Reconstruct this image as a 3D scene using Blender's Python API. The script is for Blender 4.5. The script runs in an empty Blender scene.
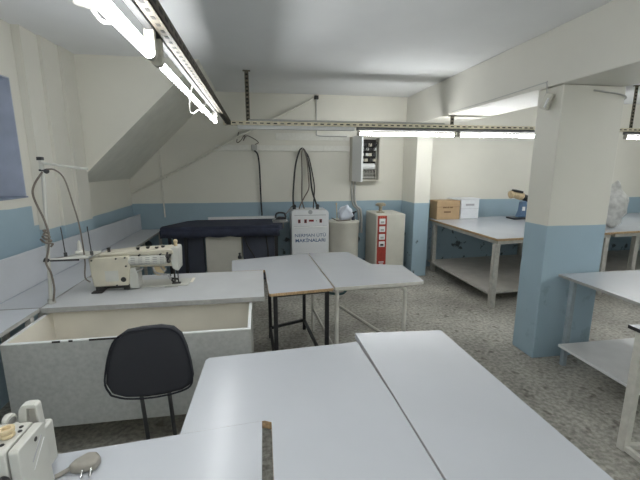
import bpy, bmesh, math, random
from mathutils import Vector, Matrix, noise
random.seed(4)
SC = bpy.context.scene
COL = SC.collection
ORG = {}
LIFT = 0.0   # height added to everything standing on the taller cutting tables

# ------------------------------------------------------------------ materials
def mat(name, color, rough=0.5, metal=0.0, var=0.06, scale=30.0, bump=0.0, spec=0.5, var2=None, trans=0.0, coat=0.0):
    """principled material with a procedural tone variation and optional bump"""
    m = bpy.data.materials.new(name); m.use_nodes = True
    nt = m.node_tree; n = nt.nodes; l = nt.links
    b = n['Principled BSDF']
    b.inputs['Roughness'].default_value = rough
    b.inputs['Metallic'].default_value = metal
    b.inputs['Specular IOR Level'].default_value = spec
    b.inputs['Transmission Weight'].default_value = trans
    b.inputs['Coat Weight'].default_value = coat
    tc = n.new('ShaderNodeTexCoord'); nz = n.new('ShaderNodeTexNoise')
    nz.inputs['Scale'].default_value = scale; nz.inputs['Detail'].default_value = 5
    l.new(tc.outputs['Object'], nz.inputs['Vector'])
    cr = n.new('ShaderNodeValToRGB'); c = Vector(color)
    lo = [max(0, x*(1-var)) for x in color]; hi = [min(1, x*(1+var)) for x in color]
    cr.color_ramp.elements[0].color = (*lo, 1); cr.color_ramp.elements[1].color = (*(var2 or hi), 1)
    cr.color_ramp.elements[0].position = 0.3; cr.color_ramp.elements[1].position = 0.7
    l.new(nz.outputs['Fac'], cr.inputs['Fac']); l.new(cr.outputs['Color'], b.inputs['Base Color'])
    if bump:
        bp = n.new('ShaderNodeBump'); bp.inputs['Strength'].default_value = bump; bp.inputs['Distance'].default_value = 0.002
        l.new(nz.outputs['Fac'], bp.inputs['Height']); l.new(bp.outputs['Normal'], b.inputs['Normal'])
    return m

def emit(name, color, strength):
    m = bpy.data.materials.new(name); m.use_nodes = True
    nt = m.node_tree; nt.nodes.clear()
    e = nt.nodes.new('ShaderNodeEmission'); o = nt.nodes.new('ShaderNodeOutputMaterial')
    e.inputs['Color'].default_value = (*color, 1); e.inputs['Strength'].default_value = strength
    nt.links.new(e.outputs[0], o.inputs[0]); return m

CREAM = (0.76, 0.74, 0.655); BLUE = (0.34, 0.455, 0.525)
def wall_mat(name, zline, cream=CREAM, blue=BLUE, wob=0.012, zline2=None, ysplit=None, stains=False):
    """cream plaster over a blue painted dado, a slightly uneven paint line, grubby patches"""
    m = bpy.data.materials.new(name); m.use_nodes = True
    nt = m.node_tree; n = nt.nodes; l = nt.links; b = n['Principled BSDF']
    b.inputs['Roughness'].default_value = 0.45; b.inputs['Specular IOR Level'].default_value = 0.35
    g = n.new('ShaderNodeNewGeometry'); s = n.new('ShaderNodeSeparateXYZ'); l.new(g.outputs['Position'], s.inputs[0])
    nz = n.new('ShaderNodeTexNoise'); nz.inputs['Scale'].default_value = 1.3; nz.inputs['Detail'].default_value = 6
    l.new(g.outputs['Position'], nz.inputs['Vector'])
    nf = n.new('ShaderNodeTexNoise'); nf.inputs['Scale'].default_value = 60; nf.inputs['Detail'].default_value = 6
    l.new(g.outputs['Position'], nf.inputs['Vector'])
    ma = n.new('ShaderNodeMath'); ma.operation = 'MULTIPLY_ADD'; ma.inputs[1].default_value = wob*2
    l.new(nz.outputs['Fac'], ma.inputs[0]); l.new(s.outputs['Z'], ma.inputs[2])
    gt = n.new('ShaderNodeMath'); gt.operation = 'GREATER_THAN'; gt.inputs[1].default_value = zline + wob
    l.new(ma.outputs[0], gt.inputs[0])
    if zline2 is not None:
        ys = n.new('ShaderNodeMath'); ys.operation = 'LESS_THAN'; ys.inputs[1].default_value = ysplit
        l.new(s.outputs['Y'], ys.inputs[0])
        zz = n.new('ShaderNodeMath'); zz.operation = 'MULTIPLY_ADD'; zz.inputs[1].default_value = zline2 - zline
        zz.inputs[2].default_value = zline + wob
        l.new(ys.outputs[0], zz.inputs[0]); l.new(zz.outputs[0], gt.inputs[1])
    def ramp(c, v):
        r = n.new('ShaderNodeValToRGB'); r.color_ramp.elements[0].position = .3; r.color_ramp.elements[1].position = .7
        r.color_ramp.elements[0].color = (*[x*(1-v) for x in c], 1); r.color_ramp.elements[1].color = (*[x*(1+v*.6) for x in c], 1)
        l.new(nz.outputs['Fac'], r.inputs['Fac']); return r
    r1 = ramp(blue, .09); r2 = ramp(cream, .05)
    mx = n.new('ShaderNodeMix'); mx.data_type = 'RGBA'
    l.new(gt.outputs[0], mx.inputs[0]); l.new(r1.outputs[0], mx.inputs[6]); l.new(r2.outputs[0], mx.inputs[7])
    l.new(mx.outputs[2], b.inputs['Base Color'])
    st = n.new('ShaderNodeTexNoise'); st.inputs['Scale'].default_value = 7; st.inputs['Detail'].default_value = 4
    l.new(g.outputs['Position'], st.inputs['Vector'])
    sr = n.new('ShaderNodeValToRGB'); sr.color_ramp.elements[0].position = .60; sr.color_ramp.elements[1].position = .66
    l.new(st.outputs['Fac'], sr.inputs['Fac'])
    lz = n.new('ShaderNodeMapRange'); lz.inputs['From Min'].default_value = .75; lz.inputs['From Max'].default_value = .6
    l.new(s.outputs['Z'], lz.inputs['Value'])
    sm = n.new('ShaderNodeMath'); sm.operation = 'MULTIPLY'; l.new(sr.outputs['Color'], sm.inputs[0]); l.new(lz.outputs[0], sm.inputs[1])
    sk_ = n.new('ShaderNodeMix'); sk_.data_type = 'RGBA'; l.new(sm.outputs[0], sk_.inputs[0]); l.new(mx.outputs[2], sk_.inputs[6])
    sk_.inputs[7].default_value = (.09, .11, .12, 1) if stains else (*[x*.85 for x in blue], 1)
    l.new(sk_.outputs[2], b.inputs['Base Color'])
    bp = n.new('ShaderNodeBump'); bp.inputs['Strength'].default_value = .25; bp.inputs['Distance'].default_value = .003
    l.new(nf.outputs['Fac'], bp.inputs['Height']); l.new(bp.outputs[0], b.inputs['Normal'])
    return m

def floor_mat():
    m = bpy.data.materials.new('worn_terrazzo'); m.use_nodes = True
    nt = m.node_tree; n = nt.nodes; l = nt.links; b = n['Principled BSDF']
    b.inputs['Roughness'].default_value = 0.6; b.inputs['Specular IOR Level'].default_value = .3
    g = n.new('ShaderNodeNewGeometry')
    def nz(sc, d):
        t = n.new('ShaderNodeTexNoise'); t.inputs['Scale'].default_value = sc; t.inputs['Detail'].default_value = d
        l.new(g.outputs['Position'], t.inputs['Vector']); return t
    a = nz(1.4, 4); c = nz(34, 9); e = nz(110, 4); d = nz(11, 2)
    r = n.new('ShaderNodeValToRGB'); r.color_ramp.elements[0].color = (.28, .268, .24, 1); r.color_ramp.elements[1].color = (.46, .445, .40, 1)
    r.color_ramp.elements[0].position = .35; r.color_ramp.elements[1].position = .65; l.new(a.outputs['Fac'], r.inputs['Fac'])
    r2 = n.new('ShaderNodeValToRGB'); r2.color_ramp.elements[0].color = (.62, .62, .61, 1); r2.color_ramp.elements[1].color = (1.22, 1.22, 1.2, 1)
    r2.color_ramp.elements[0].position = .36; r2.color_ramp.elements[1].position = .64; l.new(c.outputs['Fac'], r2.inputs['Fac'])
    m1 = n.new('ShaderNodeMix'); m1.data_type = 'RGBA'; m1.blend_type = 'MULTIPLY'; m1.inputs[0].default_value = .85
    l.new(r.outputs[0], m1.inputs[6]); l.new(r2.outputs[0], m1.inputs[7])
    r3 = n.new('ShaderNodeValToRGB'); r3.color_ramp.elements[0].color = (.45, .43, .41, 1); r3.color_ramp.elements[1].color = (1, 1, 1, 1)
    r3.color_ramp.elements[0].position = .30; r3.color_ramp.elements[1].position = .38; l.new(d.outputs['Fac'], r3.inputs['Fac'])
    m2 = n.new('ShaderNodeMix'); m2.data_type = 'RGBA'; m2.blend_type = 'MULTIPLY'; m2.inputs[0].default_value = .8
    l.new(m1.outputs[2], m2.inputs[6]); l.new(r3.outputs[0], m2.inputs[7])
    r4 = n.new('ShaderNodeValToRGB'); r4.color_ramp.elements[0].color = (.8, .8, .8, 1); r4.color_ramp.elements[1].color = (1.25, 1.25, 1.25, 1)
    l.new(e.outputs['Fac'], r4.inputs['Fac'])
    m3 = n.new('ShaderNodeMix'); m3.data_type = 'RGBA'; m3.blend_type = 'MULTIPLY'; m3.inputs[0].default_value = 1
    l.new(m2.outputs[2], m3.inputs[6]); l.new(r4.outputs[0], m3.inputs[7])
    l.new(m3.outputs[2], b.inputs['Base Color'])
    bp = n.new('ShaderNodeBump'); bp.inputs['Strength'].default_value = .3; bp.inputs['Distance'].default_value = .004
    l.new(c.outputs['Fac'], bp.inputs['Height']); l.new(bp.outputs[0], b.inputs['Normal'])
    return m

M = {}
M['laminate'] = mat('white_laminate', (.475, .495, .525), .25, var=.025, scale=3, bump=.02)
M['bench'] = mat('bench_laminate', (.51, .53, .56), .4, var=.04, scale=4)
M['sewtop'] = mat('grey_white_laminate', (.50, .51, .515), .42, var=.04, scale=6)
M['edge_grey'] = mat('grey_edge_band', (.36, .36, .34), .5, var=.1)
M['edge_wood'] = mat('particle_board_edge', (.42, .29, .16), .8, var=.35, scale=90)
M['edge_dark'] = mat('dark_edge_band', (.03, .03, .03), .5)
M['panel_grey'] = mat('speckled_grey_panel', (.42, .425, .405), .5, var=.1, scale=45)
M['panel_white'] = mat('white_panel', (.78, .79, .78), .45, var=.03)
M['inner_beige'] = mat('beige_panel', (.76, .72, .62), .55, var=.06, scale=4)
M['black_metal'] = mat('black_painted_steel', (.018, .018, .02), .4, var=.3)
M['white_metal'] = mat('white_painted_steel', (.60, .585, .53), .4, var=.08)
M['dirty_metal'] = mat('grey_beige_painted_steel', (.43, .42, .38), .5, var=.15, scale=20)
M['shelf'] = mat('grey_worn_shelf', (.45, .43, .39), .6, var=.12, scale=6)
M['shelf_white'] = mat('white_worn_shelf', (.66, .66, .65), .5, var=.06, scale=6)
M['chrome'] = mat('chrome', (.6, .6, .6), .25, 1.0)
M['steel'] = mat('dull_steel', (.42, .42, .41), .4, .8, var=.15)
M['dark_post'] = mat('dark_steel_post', (.10, .10, .10), .35, .7)
M['mach'] = mat('cream_enamel', (.56, .525, .42), .35, var=.07, scale=10)
M['mach_w'] = mat('pale_grey_enamel', (.52, .52, .475), .35, var=.05, scale=10)
M['mach_y'] = mat('yellowed_plastic', (.58, .47, .29), .45, var=.08)
M['mach_dark'] = mat('oily_dark_steel', (.05, .048, .045), .4, .5, var=.3)
M['vent'] = mat('vent_grey', (.33, .33, .31), .6)
M['fabric_black'] = mat('black_fabric', (.018, .019, .024), .8, var=.2, scale=300, bump=.3)
M['piping'] = mat('black_piping', (.018, .019, .024), .85, spec=.2)
M['navy'] = mat('navy_cotton_cover', (.030, .036, .062), .85, var=.18, scale=12, bump=.2)
M['navy_panel'] = mat('navy_panel', (.05, .058, .082), .6, var=.15, scale=5)
M['boiler'] = mat('white_enamel_steel', (.72, .735, .745), .3, var=.02)
M['boiler_line'] = mat('grey_groove', (.38, .39, .41), .5)
M['ink_navy'] = mat('navy_ink', (.045, .11, .25), .6)
M['ink_teal'] = mat('faded_navy_ink', (.07, .14, .27), .6)
M['ink_grey'] = mat('faded_grey_ink', (.4, .4, .42), .7)
M['ink_brown'] = mat('brown_ink', (.2, .12, .06), .7)
M['red_sw'] = mat('dark_red_plastic', (.22, .02, .02), .4)
M['red'] = mat('red_label', (.36, .045, .03), .5, var=.1)
M['red_bright'] = mat('bright_red_print', (.75, .15, .08), .5)
M['gen'] = mat('beige_steel_cabinet', (.60, .585, .51), .45, var=.05, scale=6)
M['drum'] = mat('pale_beige_plastic', (.58, .565, .50), .5, var=.05, scale=6)
M['bag'] = mat('crumpled_white_plastic_bag', (.64, .69, .78), .35, var=.06, scale=14)
M['clearbag'] = mat('milky_plastic_wrap', (.58, .58, .56), .3, var=.2, scale=16)
M['cardboard'] = mat('brown_cardboard', (.46, .32, .18), .8, var=.06, scale=12)
M['carton'] = mat('white_carton', (.74, .76, .78), .6, var=.03)
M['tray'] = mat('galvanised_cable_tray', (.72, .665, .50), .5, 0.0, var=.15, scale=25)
M['tray_brown'] = mat('glare_darkened_brown_cable_tray', (.085, .074, .055), .6, 0.0, var=.3, scale=25, spec=.25)  # brown tray, colour set darker to offset glare from the tube beside it
M['hole'] = mat('dark_punched_slot', (.02, .018, .015), .8)
M['rust'] = mat('dirty_slotted_steel', (.17, .15, .11), .6, .3, var=.4, scale=40)
M['batten_dim'] = mat('glare_darkened_batten_housing', (.05, .05, .049), .6, var=.1, spec=.2)  # pale housing coloured near black to offset overexposure by its own tube
M['batten_grey'] = mat('glare_greyed_batten_housing', (.10, .10, .098), .5, var=.1)  # housing colour lowered to counter the tube's glare on it
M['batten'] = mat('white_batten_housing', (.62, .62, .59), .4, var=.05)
M['socket'] = mat('grey_lamp_holder', (.42, .40, .34), .5, var=.15)
M['cord_black'] = mat('black_cord', (.018, .018, .018), .5)
M['cord_brown'] = mat('brown_grey_cord', (.17, .145, .12), .6)
M['cord_grey'] = mat('grey_cord', (.46, .455, .43), .55)
M['cord_white'] = mat('off_white_cord', (.64, .63, .57), .5)
M['conduit'] = mat('painted_conduit', (.72, .70, .62), .5, var=.08)
M['trunk'] = mat('painted_trunking', (.80, .79, .72), .4, var=.04)
M['plug'] = mat('grey_beige_plug', (.27, .255, .22), .5, var=.1)
M['blue_paint'] = mat('blue_machine_paint', (.10, .17, .28), .4, var=.15)
M['tan'] = mat('tan_cover', (.55, .43, .27), .7, var=.2)
M['teal_hose'] = mat('teal_rubber_hose', (.04, .10, .11), .5)
M['brass'] = mat('aged_brass', (.42, .37, .27), .4, .6, var=.15)
M['ceiling'] = mat('grey_white_ceiling_paint', (.78, .79, .79), .75, var=.03, scale=2, bump=.3)
M['soffit'] = mat('grey_stair_plaster', (.74, .735, .66), .7, var=.05, scale=6, bump=.2)
M['reveal'] = mat('daylight_tinted_reveal', (.42, .46, .54), .6, var=.10, scale=6)  # cool cast of the daylight put into the reveal's colour
M['leg_blue'] = mat('grey_blue_painted_steel', (.30, .36, .39), .5, var=.1)
M['frame'] = mat('blue_grey_window_frame', (.22, .26, .33), .5)
M['glass'] = mat('frosted_window_glass', (.8, .86, .95), .35, var=.03, trans=.95)
M['tube'] = emit('lit_fluorescent_tube', (.97, .99, 1.0), 42.0)
M['lamp_off'] = mat('unlit_tube_glass', (.72, .72, .68), .2)
M['wall'] = wall_mat('painted_plaster', 1.095, stains=True)
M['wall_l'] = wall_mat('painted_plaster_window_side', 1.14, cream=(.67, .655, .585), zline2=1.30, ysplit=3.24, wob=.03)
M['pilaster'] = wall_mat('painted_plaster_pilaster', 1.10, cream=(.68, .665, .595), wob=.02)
M['alcove'] = wall_mat('painted_plaster_alcove', 1.08)
M['wall_l2'] = wall_mat('cream_stair_plaster', -9)
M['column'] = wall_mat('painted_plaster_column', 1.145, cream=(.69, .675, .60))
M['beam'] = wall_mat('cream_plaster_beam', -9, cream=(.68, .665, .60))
M['floor'] = floor_mat()

# ------------------------------------------------------------------ mesh builder
class MB:
    def __init__(s): s.bm = bmesh.new(); s.mi = 0
    def _fin(s, geom):
        for f in {f for v in geom if isinstance(v, bmesh.types.BMVert) for f in v.link_faces}: f.material_index = s.mi
    def idx(s, i): s.mi = i; return s
    def box(s, x0, x1, y0, y1, z0, z1):
        g = bmesh.ops.create_cube(s.bm, size=1)['verts']
        for v in g: v.co = Vector(((x0+x1)/2+v.co.x*(x1-x0), (y0+y1)/2+v.co.y*(y1-y0), (z0+z1)/2+v.co.z*(z1-z0)))
        s._fin(g); return s
    def obox(s, c, size, rot):
        """oriented box: rot is an Euler triple in degrees"""
        from mathutils import Euler
        g = bmesh.ops.create_cube(s.bm, size=1)['verts']
        R = Euler([math.radians(a) for a in rot]).to_matrix()
        for v in g: v.co = Vector(c) + R @ Vector((v.co.x*size[0], v.co.y*size[1], v.co.z*size[2]))
        s._fin(g); return s
    def cyl(s, p0, p1, r, r2=None, seg=16):
        p0, p1 = Vector(p0), Vector(p1); d = p1-p0
        q = d.to_track_quat('Z', 'Y')
        g = bmesh.ops.create_cone(s.bm, cap_ends=True, segments=seg, radius1=r, radius2=r if r2 is None else r2, depth=d.length)['verts']
        for v in g: v.co = (p0+p1)/2 + q @ v.co
        s._fin(g); return s
    def bar(s, p0, p1, w, h=None):
        """square tube"""
        p0, p1 = Vector(p0), Vector(p1); d = p1-p0; h = h or w
        q = d.to_track_quat('Z', 'Y'); g = bmesh.ops.create_cube(s.bm, size=1)['verts']
        for v in g: v.co = (p0+p1)/2 + q @ Vector((v.co.x*w, v.co.y*h, v.co.z*d.length))
        s._fin(g); return s
    def sphere(s, c, r, sc=(1, 1, 1), seg=16):
        g = bmesh.ops.create_uvsphere(s.bm, u_segments=seg, v_segments=max(6, seg//2+2), radius=r)['verts']
        for v in g: v.co = Vector(c)+Vector((v.co.x*sc[0], v.co.y*sc[1], v.co.z*sc[2]))
        s._fin(g); return s
    def prism(s, pts, a, b, axis='Z'):
        """extrude a polygon of 2-D points along an axis from a to b"""
        def P(p, t):
            return {'Z': (p[0], p[1], t), 'Y': (p[0], t, p[1]), 'X': (t, p[0], p[1])}[axis]
        lo = [s.bm.verts.new(P(p, a)) for p in pts]; hi = [s.bm.verts.new(P(p, b)) for p in pts]
        s.bm.faces.new(lo); s.bm.faces.new(list(reversed(hi)))
        n = len(pts)
        for i in range(n): s.bm.faces.new((lo[i], hi[i], hi[(i+1) % n], lo[(i+1) % n]))
        s._fin(lo+hi); return s
    def lathe(s, c, prof, seg=24):
        """profile of (radius, z) about the vertical through c"""
        rings = []
        for r, z in prof:
            rings.append([s.bm.verts.new((c[0]+max(r, 1e-4)*math.cos(2*math.pi*k/seg), c[1]+max(r, 1e-4)*math.sin(2*math.pi*k/seg), c[2]+z)) for k in range(seg)])
        for a, b in zip(rings, rings[1:]):
            for k in range(seg): s.bm.faces.new((a[k], a[(k+1) % seg], b[(k+1) % seg], b[k]))
        s.bm.faces.new(list(reversed(rings[0]))); s.bm.faces.new(rings[-1])
        s._fin([v for r in rings for v in r]); return s
    def tube(s, pts, r, seg=10, smooth=6):
        """round tube along a Catmull-Rom curve through the points"""
        P = [Vector(p) for p in pts]
        if smooth > 1 and len(P) > 2:
            Q = []; E = [2*P[0]-P[1]]+P+[2*P[-1]-P[-2]]
            for i in range(1, len(E)-2):
                p0, p1, p2, p3 = E[i-1:i+3]
                for k in range(smooth):
                    t = k/smooth
                    Q.append(.5*((2*p1)+(p2-p0)*t+(2*p0-5*p1+4*p2-p3)*t*t+(3*p1-p0-3*p2+p3)*t**3))
            Q.append(P[-1]); P = Q
        rings = []; up = None
        for i, p in enumerate(P):
            d = (P[min(i+1, len(P)-1)]-P[max(i-1, 0)]).normalized()
            if up is None: up = d.orthogonal().normalized()
            up = (up-d*up.dot(d)).normalized(); w = d.cross(up)
            rings.append([s.bm.verts.new(p+r*(math.cos(2*math.pi*k/seg)*up+math.sin(2*math.pi*k/seg)*w)) for k in range(seg)])
        for a, b in zip(rings, rings[1:]):
            for k in range(seg): s.bm.faces.new((a[k], a[(k+1) % seg], b[(k+1) % seg], b[k]))
        s.bm.faces.new(list(reversed(rings[0]))); s.bm.faces.new(rings[-1])
        s._fin([v for q in rings for v in q]); return s
    def edge_material(s, i, up_only=False):
        """give every upright face the second material (edge banding of a board)"""
        s.bm.normal_update()
        for f in s.bm.faces:
            if abs(f.normal.z) < .5: f.material_index = i
        return s
    def build(s, name, mats, parent=None, bevel=0.0, seg=2, smooth=True, subsurf=0):
        bmesh.ops.recalc_face_normals(s.bm, faces=s.bm.faces[:])
        me = bpy.data.meshes.new(name)
        if parent is not None: org = ORG[parent.name]
        else:
            xs = [v.co for v in s.bm.verts]
            lo = [min(c[i] for c in xs) for i in range(3)]; hi = [max(c[i] for c in xs) for i in range(3)]
            org = Vector(((lo[0]+hi[0])/2, (lo[1]+hi[1])/2, lo[2]))
        for v in s.bm.verts: v.co -= org
        org = org.copy()
        if parent is None: org.z += LIFT
        s.bm.to_mesh(me); s.bm.free()
        for m in (mats if isinstance(mats, (list, tuple)) else [mats]): me.materials.append(m)
        o = bpy.data.objects.new(name, me); COL.objects.link(o)
        if parent is not None: o.parent = parent
        else: o.location = org
        ORG[o.name] = org
        if smooth:
            for p in me.polygons: p.use_smooth = True
            me.set_sharp_from_angle(angle=math.radians(35))
        if bevel:
            b = o.modifiers.new('bevel', 'BEVEL'); b.width = bevel; b.segments = seg; b.limit_method = 'ANGLE'; b.angle_limit = math.radians(40)
        if subsurf:
            q = o.modifiers.new('subdivision', 'SUBSURF'); q.levels = subsurf; q.render_levels = subsurf
        return o

def tag(o, label, cat, group=None):
    o['label'] = label; o['category'] = cat
    if group: o['group'] = group
    return o
def thing(name, label, cat, loc, group=None):
    o = bpy.data.objects.new(name, None); COL.objects.link(o); o.location = (loc[0], loc[1], loc[2]+LIFT)
    o.empty_display_size = .1
    ORG[o.name] = Vector(loc); return tag(o, label, cat, group)
def struct(o):
    o['kind'] = 'structure'; return o
def lumpy(o_mb, amp, freq, seed=0.0):
    for v in o_mb.bm.verts:
        n = noise.noise_vector(v.co*freq+Vector((seed, seed, seed)))
        v.co += n*amp
    return o_mb

# ------------------------------------------------------------------ the room
CZ = 2.63; YB = 5.6
struct(MB().box(-2.3, 7.2, -3.1, 5.8, -.1, 0).build('floor', M['floor'], smooth=False))
struct(MB().box(-2.3, 7.2, -3.1, 5.8, CZ, CZ+.12).build('ceiling', M['ceiling'], smooth=False))
struct(MB().box(-2.3, 7.2, YB, YB+.2, 0, CZ).build('wall_back', M['wall'], smooth=False))
struct(MB().box(7.0, 7.2, -2.9, YB, 0, CZ).build('wall_right', M['wall'], smooth=False))
struct(MB().box(-2.3, 7.2, -3.1, -2.9, 0, CZ).build('wall_front', M['wall'], smooth=False))
# left wall with the window opening (Y 1.9..3.12, Z 1.38..2.24)
WX = -1.77
w = MB()
w.box(WX-.28, WX, -2.9, 1.9, 0, CZ); w.box(WX-.28, WX, 1.9, 3.2, 0, 1.38); w.box(WX-.28, WX, 1.9, 3.2, 2.24, CZ)
w.box(WX-.28, WX, 3.2, 4.02, 0, CZ)
struct(w.build('wall_left', M['wall_l'], smooth=False))
struct(MB().box(WX-.28, WX-.01, 4.02, YB, 0, CZ).build('wall_alcove', M['alcove'], smooth=False))
p = MB()
p.box(WX+.002, -1.71, 3.30, 3.52, 0, CZ).box(WX+.002, -1.685, 3.52, 3.78, 0, CZ).box(WX+.002, -1.66, 3.78, 4.02, 0, CZ)
struct(p.build('pilaster', M['pilaster'], smooth=False))
# staircase that rises along the back wall: sloped slab with a closed plastered front
def soff(x): return 2.63 - .97*(-.55 - x)
f = MB().prism([(WX, soff(WX)), (-.55, CZ), (WX, CZ)], 4.02, YB, 'Y')
f.bm.normal_update()
for fc in f.bm.faces:
    fc.material_index = 1 if (abs(fc.normal.y) < .5 and abs(fc.normal.x) > .3 and abs(fc.normal.z) > .3) else 0
struct(f.build('staircase', [M['wall_l2'], M['soffit']], smooth=False))
# beam, free column and the wall pillar under it
struct(MB().box(2.22, 2.80, -2.9, YB, 2.21, CZ).build('beam', M['beam'], bevel=.008, smooth=False))
struct(MB().box(2.25, 2.79, 2.61, 2.87, 0, 2.208).build('column', M['column'], bevel=.008, smooth=False))
struct(MB().box(2.195, 2.425, 5.10, YB-.001, 0, 2.208).build('pillar', M['wall'], bevel=.006, smooth=False))
# window
wf = MB(); x0, x1 = WX-.25, WX-.20
for a, b_, c, d in ((1.9, 1.95, 1.38, 2.24), (3.15, 3.2, 1.38, 2.24), (1.95, 3.15, 1.38, 1.43), (1.95, 3.15, 2.19, 2.24), (2.55, 2.59, 1.43, 2.19), (2.98, 3.00, 1.43, 2.19)):
    wf.box(x0, x1, a, b_, c, d)
wo = struct(wf.build('window_1', M['frame'], bevel=.004))
MB().box(WX-.232, WX-.222, 1.95, 3.15, 1.43, 2.19).build('pane', M['glass'], wo, smooth=False)
MB().box(WX-.20, WX-.001, 3.192, 3.1995, 1.385, 2.239).box(WX-.20, WX-.001, 1.9005, 1.908, 1.385, 2.239).box(WX-.20, WX-.001, 1.908, 3.192, 2.231, 2.239).build('reveal', M['reveal'], wo, smooth=False)
MB().box(WX-.20, WX+.01, 1.9, 3.2, 1.374, 1.385).build('sill', M['frame'], wo, smooth=False)

# ------------------------------------------------------------------ cable trays and lamps
def slotted(mb, a, b, axis, lo, hi, z0, z1, pitch, size, faces):
    """punched slots along a tray's two side faces"""
    n = int((b-a)/pitch)
    for k in range(n):
        t = a+pitch*(k+.5)
        for (f0, f1) in faces:
            if axis == 'X': mb.box(t-size/2, t+size/2, f0, f1, z0, z1)
            else: mb.box(f0, f1, t-size/2, t+size/2, z0, z1)
def cable_tray(label, axis, a, b, lo, hi, hangers):
    z0, z1 = 2.055, 2.10
    if axis == 'X': root = thing('cable_tray', label, 'cable tray', ((a+b)/2, (lo+hi)/2, z0), 'slotted cable trays')
    else: root = thing('cable_tray', label, 'cable tray', ((lo+hi)/2, (a+b)/2, z0), 'slotted cable trays')
    m = MB(); t = .004
    if axis == 'X': m.box(a, b, lo, hi, z0, z0+t).box(a, b, lo, lo+t, z0, z1).box(a, b, hi-t, hi, z0, z1)
    else: m.box(lo, hi, a, b, z0, z0+t).box(lo, lo+t, a, b, z0, z1).box(hi-t, hi, a, b, z0, z1)
    m.idx(1)
    slotted(m, a, b, axis, lo, hi, z0+.018, z0+.030, .075, .040, ((lo-.001, lo+.001), (hi-.001, hi+.001)))
    # punched holes in the tray bottom
    n = int((b-a)/.06)
    for k in range(n):
        s_ = a+.06*(k+.5); c = (lo+hi)/2
        if axis == 'X': m.box(s_-.012, s_+.012, c-.006, c+.006, z0-.001, z0+.001)
        else: m.box(c-.006, c+.006, s_-.012, s_+.012, z0-.001, z0+.001)
    m.build('channel', [M['tray' if axis == 'X' else 'tray_brown'], M['hole']], root, smooth=False)
    for (hx, hy, top) in hangers:
        h = MB().box(hx-.022, hx+.022, hy-.004, hy+.004, z0+.02, top).idx(1)
        k = z0+.06
        while k < top-.03:
            h.box(hx-.013, hx+.013, hy-.006, hy+.006, k, k+.02); k += .042
        h.idx(0).box(hx-.04, hx+.04, hy-.02, hy+.02, top-.008, top)
        h.build('hanger', [M['rust'], M['hole']], root, smooth=False)
    return root
TY0, TY1 = 4.322, 4.376
ct = cable_tray('slotted cable tray running across the room towards the column', 'X', -.37, 6.6, TY0, TY1, [(-.105, 4.37, CZ-.001), (2.30, 4.35, 2.209), (4.80, 4.35, CZ-.001)])
MB().tube([(-.1, 4.36, 2.112), (.3, 4.35, 2.113), (1.1, 4.352, 2.112), (1.5, 4.345, 2.113), (2.2, 4.35, 2.108)], .012).build('cable', M['cord_grey'], ct)
dt = cable_tray('brown slotted cable tray running overhead from the viewer towards the back wall', 'Y', -2.6, 4.30, -.332, -.288, [(-.31, -1.0, CZ-.001)])

def fixture(label, axis, a, b, c, ztube, zb0, zb1, cb0, cb1, lit=True, r=.0175):
    tr = r
    """batten lamp: a..b along its axis, tube at c, housing cb0..cb1"""
    ctr = ((a+b)/2, c, ztube) if axis == 'X' else (c, (a+b)/2, ztube)
    r = thing('fluorescent_lamp', label, 'lamp', ctr, 'fluorescent batten lamps under the trays')
    def pt(t, s_, z): return (t, s_, z) if axis == 'X' else (s_, t, z)
    def bx(m, t0, t1, s0, s1, z0, z1): return m.box(t0, t1, s0, s1, z0, z1) if axis == 'X' else m.box(s0, s1, t0, t1, z0, z1)
    h = MB(); bx(h, a-.02, b+.02, cb0, cb1, zb0, zb1)
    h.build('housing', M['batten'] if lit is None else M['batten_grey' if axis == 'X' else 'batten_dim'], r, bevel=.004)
    if lit is not None:
        MB().cyl(pt(a+.02, c, ztube), pt(b-.02, c, ztube), tr, seg=20).build('tube', M['tube'] if lit else M['lamp_off'], r)
        for t0, t1 in ((a-.012, a+.02), (b-.02, b+.012)):
            e = MB(); e.cyl(pt(t0, c, ztube), pt(t1, c, ztube), .021, seg=18)
            bx(e, t0+.004, t1-.004, min(c, (cb0+cb1)/2)-.014, max(c, (cb0+cb1)/2)+.014, ztube, zb0+.002)
            e.build('lamp_holder', M['socket'], r, bevel=.002)
    return r
cy = 4.335
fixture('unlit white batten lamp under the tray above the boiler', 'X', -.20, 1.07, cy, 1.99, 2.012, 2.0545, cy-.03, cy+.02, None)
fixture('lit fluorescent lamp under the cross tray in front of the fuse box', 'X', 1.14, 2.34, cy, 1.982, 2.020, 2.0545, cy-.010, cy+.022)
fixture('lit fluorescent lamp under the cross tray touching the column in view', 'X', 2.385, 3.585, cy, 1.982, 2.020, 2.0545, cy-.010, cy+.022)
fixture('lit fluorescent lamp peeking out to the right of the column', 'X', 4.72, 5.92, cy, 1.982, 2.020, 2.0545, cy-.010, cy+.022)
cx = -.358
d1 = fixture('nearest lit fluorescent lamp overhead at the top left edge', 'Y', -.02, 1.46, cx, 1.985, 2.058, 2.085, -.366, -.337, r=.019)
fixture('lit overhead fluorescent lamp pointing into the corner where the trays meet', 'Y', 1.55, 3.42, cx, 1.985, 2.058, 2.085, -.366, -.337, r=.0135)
fixture('lit overhead fluorescent lamp at the near end of the tray behind the viewer', 'Y', -2.2, -.7, cx, 1.985, 2.058, 2.085, -.366, -.337)
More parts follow.
